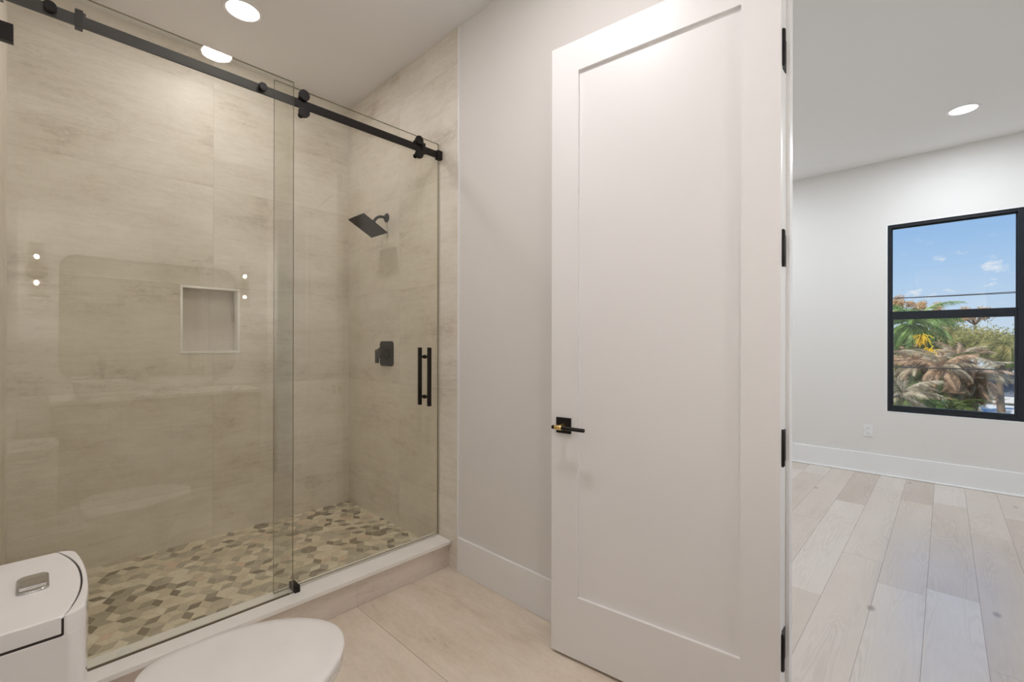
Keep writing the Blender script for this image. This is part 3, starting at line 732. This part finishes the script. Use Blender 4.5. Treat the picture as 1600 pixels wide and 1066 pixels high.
# sconces
def sconce(x):
    y = YV + .09; z = 1.80
    r = thing('wall_sconce', 'two bulb glass sconce left of the mirror', 'sconce', (x, YV, z), 'sconces beside the mirror')
    part('back_plate', lathe((x, YV, z), (0, 1, 0), [(.062, 0), (.062, .012), (.055, .02)], 40), M['nickel'], r, bev=.001)
    part('arm', tube([(x, YV + .02, z), (x, y, z)], .012, 16), M['nickel'], r, smooth=True)
    part('socket_tube', lathe((x, y, z - .07), (0, 0, 1), [(.013, 0), (.013, .045), (.02, .046), (.02, .094), (.013, .095), (.013, .14)], 24), M['nickel'], r)
    for s in (-1, 1):
        n = 40; bm = bmesh.new()
        R = [[bm.verts.new((x + q*math.cos(2*PI*k/n), y + q*math.sin(2*PI*k/n), z + s*h)) for k in range(n)] for q, h in ((.042, .03), (.042, .195), (.040, .195), (.040, .03))]
        for a in range(4):
            for k in range(n): bm.faces.new((R[a][k], R[a][(k+1)%n], R[(a+1)%4][(k+1)%n], R[(a+1)%4][k]))
        part('glass_shade', bm, M['shade'], r, smooth=True)
        bm = bmesh.new(); R = [[bm.verts.new((x + q*math.cos(2*PI*k/n), y + q*math.sin(2*PI*k/n), z + s*h)) for k in range(n)] for q, h in ((.044, .190), (.044, .198), (.039, .198), (.039, .190))]
        for a in range(4):
            for k in range(n): bm.faces.new((R[a][k], R[a][(k+1)%n], R[(a+1)%4][(k+1)%n], R[(a+1)%4][k]))
        part('shade_rim', bm, M['nickel'], r)
        part('bulb', lathe((x, y, z + s*.07), (0, 0, s), [(.008, 0), (.016, .015), (.019, .03), (.016, .045), (.008, .055), (.002, .058)], 20), M['shade'], r, smooth=True)
        part('filament', lathe((x, y, z + s*.08), (0, 0, s), [(.003, 0), (.007, .008), (.008, .018), (.006, .03), (.002, .036)], 14), M['bulb'], r, smooth=True, label='glowing filament')
        ld = bpy.data.lights.new('bulb_light', 'POINT'); ld.energy = SCONCE_W; ld.color = (1, .965, .985); ld.shadow_soft_size = .011
        lo = bpy.data.objects.new('bulb_light', ld); C.objects.link(lo); lo.parent = r; lo.location = (0, .09, s*.098)
    return r
s1 = sconce(-.012)
s2 = copy_tree(s1); s2.location.x = 1.375; s2['label'] = 'two bulb glass sconce right of the mirror, nearer the doorway'

# ================================================================ OUTSIDE
GZ = -3.4
def leafmat(name, cols, rough=.5, trans=.35):
    m = bpy.data.materials.new(name); m.use_nodes = True; nt = m.node_tree; b = nt.nodes['Principled BSDF']; out = nt.nodes['Material Output']
    t = N(nt, 'ShaderNodeTexCoord'); n = N(nt, 'ShaderNodeTexNoise', i={'Scale': 3.5, 'Detail': 4, 'Roughness': .7}); nt.links.new(t.outputs['Object'], n.inputs['Vector'])
    k = len(cols); c = ramp(nt, n.outputs['Fac'], [(.3 + .4*i/(k-1), q) for i, q in enumerate(cols)])
    nt.links.new(c, b.inputs['Base Color']); b.inputs['Roughness'].default_value = rough
    tr = N(nt, 'ShaderNodeBsdfTranslucent'); nt.links.new(c, tr.inputs[0]); x = N(nt, 'ShaderNodeMixShader'); x.inputs[0].default_value = trans
    nt.links.new(b.outputs[0], x.inputs[1]); nt.links.new(tr.outputs[0], x.inputs[2]); nt.links.new(x.outputs[0], out.inputs[0]); return m
M['dry'] = leafmat('dry_frond', [srgb(150, 120, 92), srgb(204, 172, 140), srgb(228, 202, 172)])
M['dry2'] = leafmat('pale_dry_frond', [srgb(160, 142, 112), srgb(204, 190, 160), srgb(224, 214, 190)])
M['green'] = leafmat('green_frond', [srgb(70, 104, 46), srgb(122, 160, 76), srgb(176, 200, 120)])
M['olive'] = leafmat('olive_leaves', [srgb(110, 116, 58), srgb(160, 158, 90), srgb(202, 186, 124)])
M['rust'] = leafmat('rust_leaves', [srgb(168, 126, 76), srgb(206, 166, 110), srgb(224, 196, 142)])
M['dark'] = leafmat('dark_green_leaves', [srgb(46, 66, 32), srgb(84, 106, 52), srgb(128, 144, 76)])
M['yellow'] = leafmat('yellow_flower_stalks', [srgb(232, 196, 40), srgb(250, 224, 60), srgb(255, 238, 110)])
M['bark'] = mat('palm_bark', srgb(120, 104, 86), .9, bump=(14, .6))
M['lawn'] = mat('ground_outside', srgb(120, 116, 84), .95, bump=(3, .3))
M['shingle'] = mat('grey_roof_shingle', srgb(104, 112, 122), .85, bump=(30, .5))
M['white'] = mat('white_fascia', srgb(226, 226, 222), .6)
M['offw'] = mat('pale_stucco', srgb(206, 202, 190), .8, bump=(60, .3))
M['wire'] = mat('black_cable', (.02, .02, .02), .6)
struct('ground_outside', bx(XW + 2, 90, -60, 60, GZ - .2, GZ), M['lawn'], 'ground beyond the window', 'ground')

def frond_mesh(name, L, droop, m, nl=30, ll=.34, fold=.25, seed=0):
    rn = random.Random(seed); bm = bmesh.new(); P = []
    for k in range(13):
        t = k/12; ang = .55 - droop*t; 
        if k == 0: p = Vector((0, 0, 0))
        else: p = P[-1] + Vector((math.cos(ang), 0, math.sin(ang)))*L/12
        P.append(p)
    tube(P, [.016*(1 - .8*k/12) + .002 for k in range(13)], 5, bm)
    for k in range(nl):
        t = .12 + .88*k/(nl-1); i = min(11, int(t*12)); p = P[i].lerp(P[i+1], t*12 - i) if i < 12 else P[-1]
        d = (P[min(i+1, 12)] - P[i]).normalized(); w_ = ll*(.45 + .55*math.sin(PI*min(1, t*.95 + .12)))
        for s in (-1, 1):
            side = Vector((0, s, 0)); fw = d*(.5 + rn.random()*.5) + Vector((0, 0, rn.uniform(-.4, .4)*fold))
            a = (side*(.75) + fw + Vector((0, 0, -fold - rn.random()*.35))).normalized()
            q1 = p + a*w_*.5 + Vector((0, 0, .02)); q2 = p + a*w_ + Vector((0, 0, -.12*w_/ll*(fold*2)))
            h = d*.0065
            vs = [bm.verts.new(x) for x in (p - h, q1 - h, q2, q1 + h, p + h)]
            bm.faces.new((vs[0], vs[1], vs[3], vs[4])); bm.faces.new((vs[1], vs[2], vs[3]))
    me = bpy.data.meshes.new(name); bm.to_mesh(me); bm.free(); me.materials.append(m)
    return me
FR = {}
for nm, m in (('green', M['green']), ('dry', M['dry']), ('dry2', M['dry2']), ('dark', M['dark']), ('olive', M['olive'])):
    FR[nm] = [frond_mesh('frond_' + nm, 1.0, dr, m, nl=60, ll=.24 if 'dry' in nm else .28, fold=fo, seed=i) for i, (dr, fo) in enumerate(((1.3, .2), (1.8, .45), (2.3, .6)))]

def palm(x, y, z, R, label, mix, n=44, low=-.9, hi=1.1, flower=(), seed=0, group='palms outside the window'):
    rn = random.Random(seed)
    r = thing('palm_tree', label, 'palm tree', (x, y, GZ), group)
    r0 = .065
    part('trunk', tube([(x + .1*math.sin(k), y + .08*math.cos(k*1.3), GZ + (z - .1 - GZ)*k/6) for k in range(7)], [r0*1.3] + [r0]*5 + [r0*1.5], 14), M['bark'], r, smooth=True)
    for k in range(n):
        t = k/(n-1); el = hi + (low - hi)*t + rn.uniform(-.15, .15); az = k*2.39996 + rn.uniform(-.2, .2)
        kind = mix(t, rn); me = FR[kind][min(2, int(t*3))]
        o = bpy.data.objects.new('frond', me); C.objects.link(o); o.parent = r
        o.location = (.1*math.sin(6), .08*math.cos(7.8), z - GZ - .12*t); s = R*rn.uniform(.8, 1.15)
        o.scale = (s, s*rn.uniform(.7, 1.2), s); o.rotation_euler = (rn.uniform(-.8, .8), -el + .5, az)
    for c in flower:
        c = Vector(c); bm = bmesh.new()
        for j in range(70):
            d = Vector((-1 + rn.uniform(-.8, .8), rn.uniform(-.9, .9), rn.uniform(-1.3, .5))).normalized()*.17*rn.uniform(.6, 1.2)
            tube([c, c + d*.6 + Vector((0, 0, .02)), c + d + Vector((0, 0, -.05))], [.006, .009, .004], 5, bm)
        part('flower_stalks', bm, M['yellow'], r, label='bright yellow flower stalks')
    return r
palm(13.0, .50, 1.75, .85, 'green palm left of centre in the window with yellow flower stalks', lambda t, rn: 'green' if t < .85 else 'dry', 64, flower=((12.5, .33, 1.40), (12.45, .20, 1.12)), seed=1, low=-1.3)
mixd = lambda t, rn: 'dry' if rn.random() < .6 else ('dry2' if rn.random() < .75 else 'dark')
palm(12.2, .05, .82, .62, 'dry tan palm crown low in the middle of the window', mixd, 60, low=-1.3, hi=1.3, seed=2)
palm(12.9, -.45, .62, .60, 'dry brown palm crown right of the middle one, by the grey roof', mixd, 56, low=-1.3, hi=1.2, seed=3)
palm(11.4, .60, .28, .62, 'pale grey dry palm at the lower left corner of the window', lambda t, rn: 'dry2' if rn.random() < .75 else 'dark', 60, low=-1., hi=1.3, seed=4)
palm(11.9, -.05, .02, .55, 'low dark green palm under the dry crowns', lambda t, rn: 'dark' if rn.random() < .6 else 'green', 46, low=-.6, hi=1.2, seed=5)
palm(12.6, -.20, 1.0, .55, 'small dry palm crown in the middle, just under the yellow green tree', mixd, 56, low=-1.3, hi=1.2, seed=9)
palm(12.4, .40, .86, .60, 'dry palm crown directly below the green palm', mixd, 56, low=-1.3, hi=1.2, seed=10)
palm(13.2, .78, 1.05, .60, 'dry and olive palm at the left edge of the window', lambda t, rn: 'dry' if rn.random() < .6 else 'olive', 50, low=-1., hi=1.2, seed=8)
palm(14.5, -.93, 1.30, .60, 'olive palm with hanging fronds at the right of the window', lambda t, rn: 'olive' if t < .5 else ('green' if rn.random() < .5 else 'dry'), 36, low=-1.5, hi=.6, seed=6)

def tree(x, y, z, rad, label, m, n=2600, leaf=.06, seed=0, sparse=1.0, flat=.7, cs=.33, group='trees beyond the palms'):
    rn = random.Random(seed); r = thing('broadleaf_tree', label, 'tree', (x, y, GZ), group)
    bm = tube([(x, y, GZ), (x, y, GZ + (z-GZ)*.6), (x + .1, y, z)], [.09, .06, .03], 8)
    cl = []
    for k in range(int(16*sparse) + 5):
        a = rn.uniform(0, 2*PI); e = rn.uniform(-.5, 1); q = rad*rn.uniform(.35, .95)
        c = Vector((x + q*math.cos(a)*math.cos(e), y + q*math.sin(a)*math.cos(e), z + q*math.sin(e)*flat)); cl.append(c)
        tube([(x, y, z - rad*.5), tuple(c.lerp(Vector((x, y, z - rad*.3)), .4)), tuple(c)], [.025, .015, .005], 5, bm)
    part('trunk', bm, M['bark'], r, smooth=True)
    bm = bmesh.new()
    for k in range(n):
        c = rn.choice(cl); q = rad*cs
        p = c + Vector((rn.gauss(0, q*.5), rn.gauss(0, q*.5), rn.gauss(0, q*.4)))
        u = Vector((rn.gauss(0, 1), rn.gauss(0, 1), rn.gauss(0, 1))).normalized(); v = u.orthogonal().normalized(); s = leaf*rn.uniform(.6, 1.3)
        vs = [bm.verts.new(p + o_) for o_ in (-u*s, v*s*.5, u*s, -v*s*.5)]; bm.faces.new(vs)
    part('foliage', bm, m, r)
    return r
tree(24, 1.25, 2.75, .75, 'sparse rust leaved tree at the top left of the window view', M['rust'], 900, .045, 11, .4, cs=.2)
tree(25, .55, 2.65, .8, 'small rust crowned tree above the green palm, left of centre', M['rust'], 800, .045, 12, .3, cs=.2)
tree(24, -.15, 2.3, .7, 'thin orange brown tree reaching above the window rail in the middle', M['rust'], 900, .045, 13, .4, cs=.2)
tree(25, -.85, 2.35, .7, 'thin rust crowned tree right of centre above the window rail', M['rust'], 900, .045, 20, .4, cs=.22)
tree(18, -.35, 1.25, 1.05, 'yellow green tree behind the dry palms in the centre', M['olive'], 15000, .032, 14, 1.3)
tree(19, -1.35, .95, .8, 'olive tree behind the palms at the right of centre', M['olive'], 12000, .032, 15, 1.3)
tree(17, 1.2, .7, 1.2, 'dark green tree behind the left palms', M['dark'], 7000, .05, 16, 1.3)
tree(44, -3.6, .9, 1.6, 'distant dark tree at the right edge of the window view', M['dark'], 5000, .1, 17, 1.4)
tree(46, -.4, .6, 1.8, 'distant dark tree behind the middle of the view', M['dark'], 5000, .1, 18, 1.4)
tree(46, 3.2, .8, 1.6, 'distant dark tree behind the left of the view', M['dark'], 5000, .1, 19, 1.4)

# neighbouring house with grey shingle roof
hs = thing('neighbour_house', 'neighbouring house with dark grey shingle roof and white fascia at the lower right', 'house', (20, -3.4, GZ))
def slab(pts, th):
    bm = bmesh.new(); a = [bm.verts.new(p) for p in pts]; b = [bm.verts.new((p[0], p[1], p[2] - th)) for p in pts]; n = len(pts)
    bm.faces.new(a); bm.faces.new(b[::-1])
    for i in range(n): bm.faces.new((a[i], b[i], b[(i+1)%n], a[(i+1)%n]))
    return bm
part('roof', slab([(17.6, -6.5, -.12), (17.6, -.95, -.12), (20.6, -.95, .42), (20.6, -6.5, .42)], .08), M['shingle'], hs)
part('roof', slab([(20.6, -6.5, .42), (20.6, -.95, .42), (23.6, -.95, -.12), (23.6, -6.5, -.12)], .08), M['shingle'], hs)
part('fascia', bx(17.55, 17.62, -6.5, -.93, -.28, -.12), M['white'], hs)
part('wall', bx(18.1, 23.2, -6.3, -1.2, GZ, -.2), M['offw'], hs)
hp = thing('low_flat_roof', 'low pale flat roofed porch at the bottom right of the window view', 'porch', (14.6, -2.2, GZ))
part('roof', bx(13.6, 16.2, -3.4, -.62, -.34, -.22), M['white'], hp)
part('wall', bx(13.8, 16, -3.3, -.75, GZ, -.34), M['offw'], hp)
part('skylight', bx(14.2, 14.8, -1.35, -.95, -.22, -.14), M['white'], hp, bev=.01)
# overhead cables
def cable(p, q, sag, r, label):
    P = [Vector(p).lerp(Vector(q), k/24) + Vector((0, 0, -sag*4*(k/24)*(1-k/24))) for k in range(25)]
    o = part('overhead_cable', tube(P, r, 6), M['wire'], smooth=True); tag(o, label, 'cable', 'overhead cables outside')
cable((16, 9, 2.9), (16, -9, 2.9), .4, .009, 'thick overhead cable crossing the sky above the window rail')
cable((16.3, 9, 2.95), (15.8, -9, 2.75), .36, .008, 'second thin cable twisted along the upper one')
cable((9, 8, 1.15), (9, -8, 1.17), .25, .009, 'dark cable crossing the lower pane in front of the palms')
cable((20, 8, 1.8), (20, -8, 1.8), .2, .01, 'faint cable crossing the lower pane behind the palms')
pl = thing('utility_pole', 'grey utility pole carrying the cables, outside left of the window view', 'pole', (16, 9, GZ))
part('pole', tube([(16, 9, GZ), (16, 9, 3.6)], [.14, .11], 12), M['bark'], pl)
part('crossarm', bx(15.9, 16.4, 8.2, 9.8, 2.95, 3.05), M['bark'], pl)
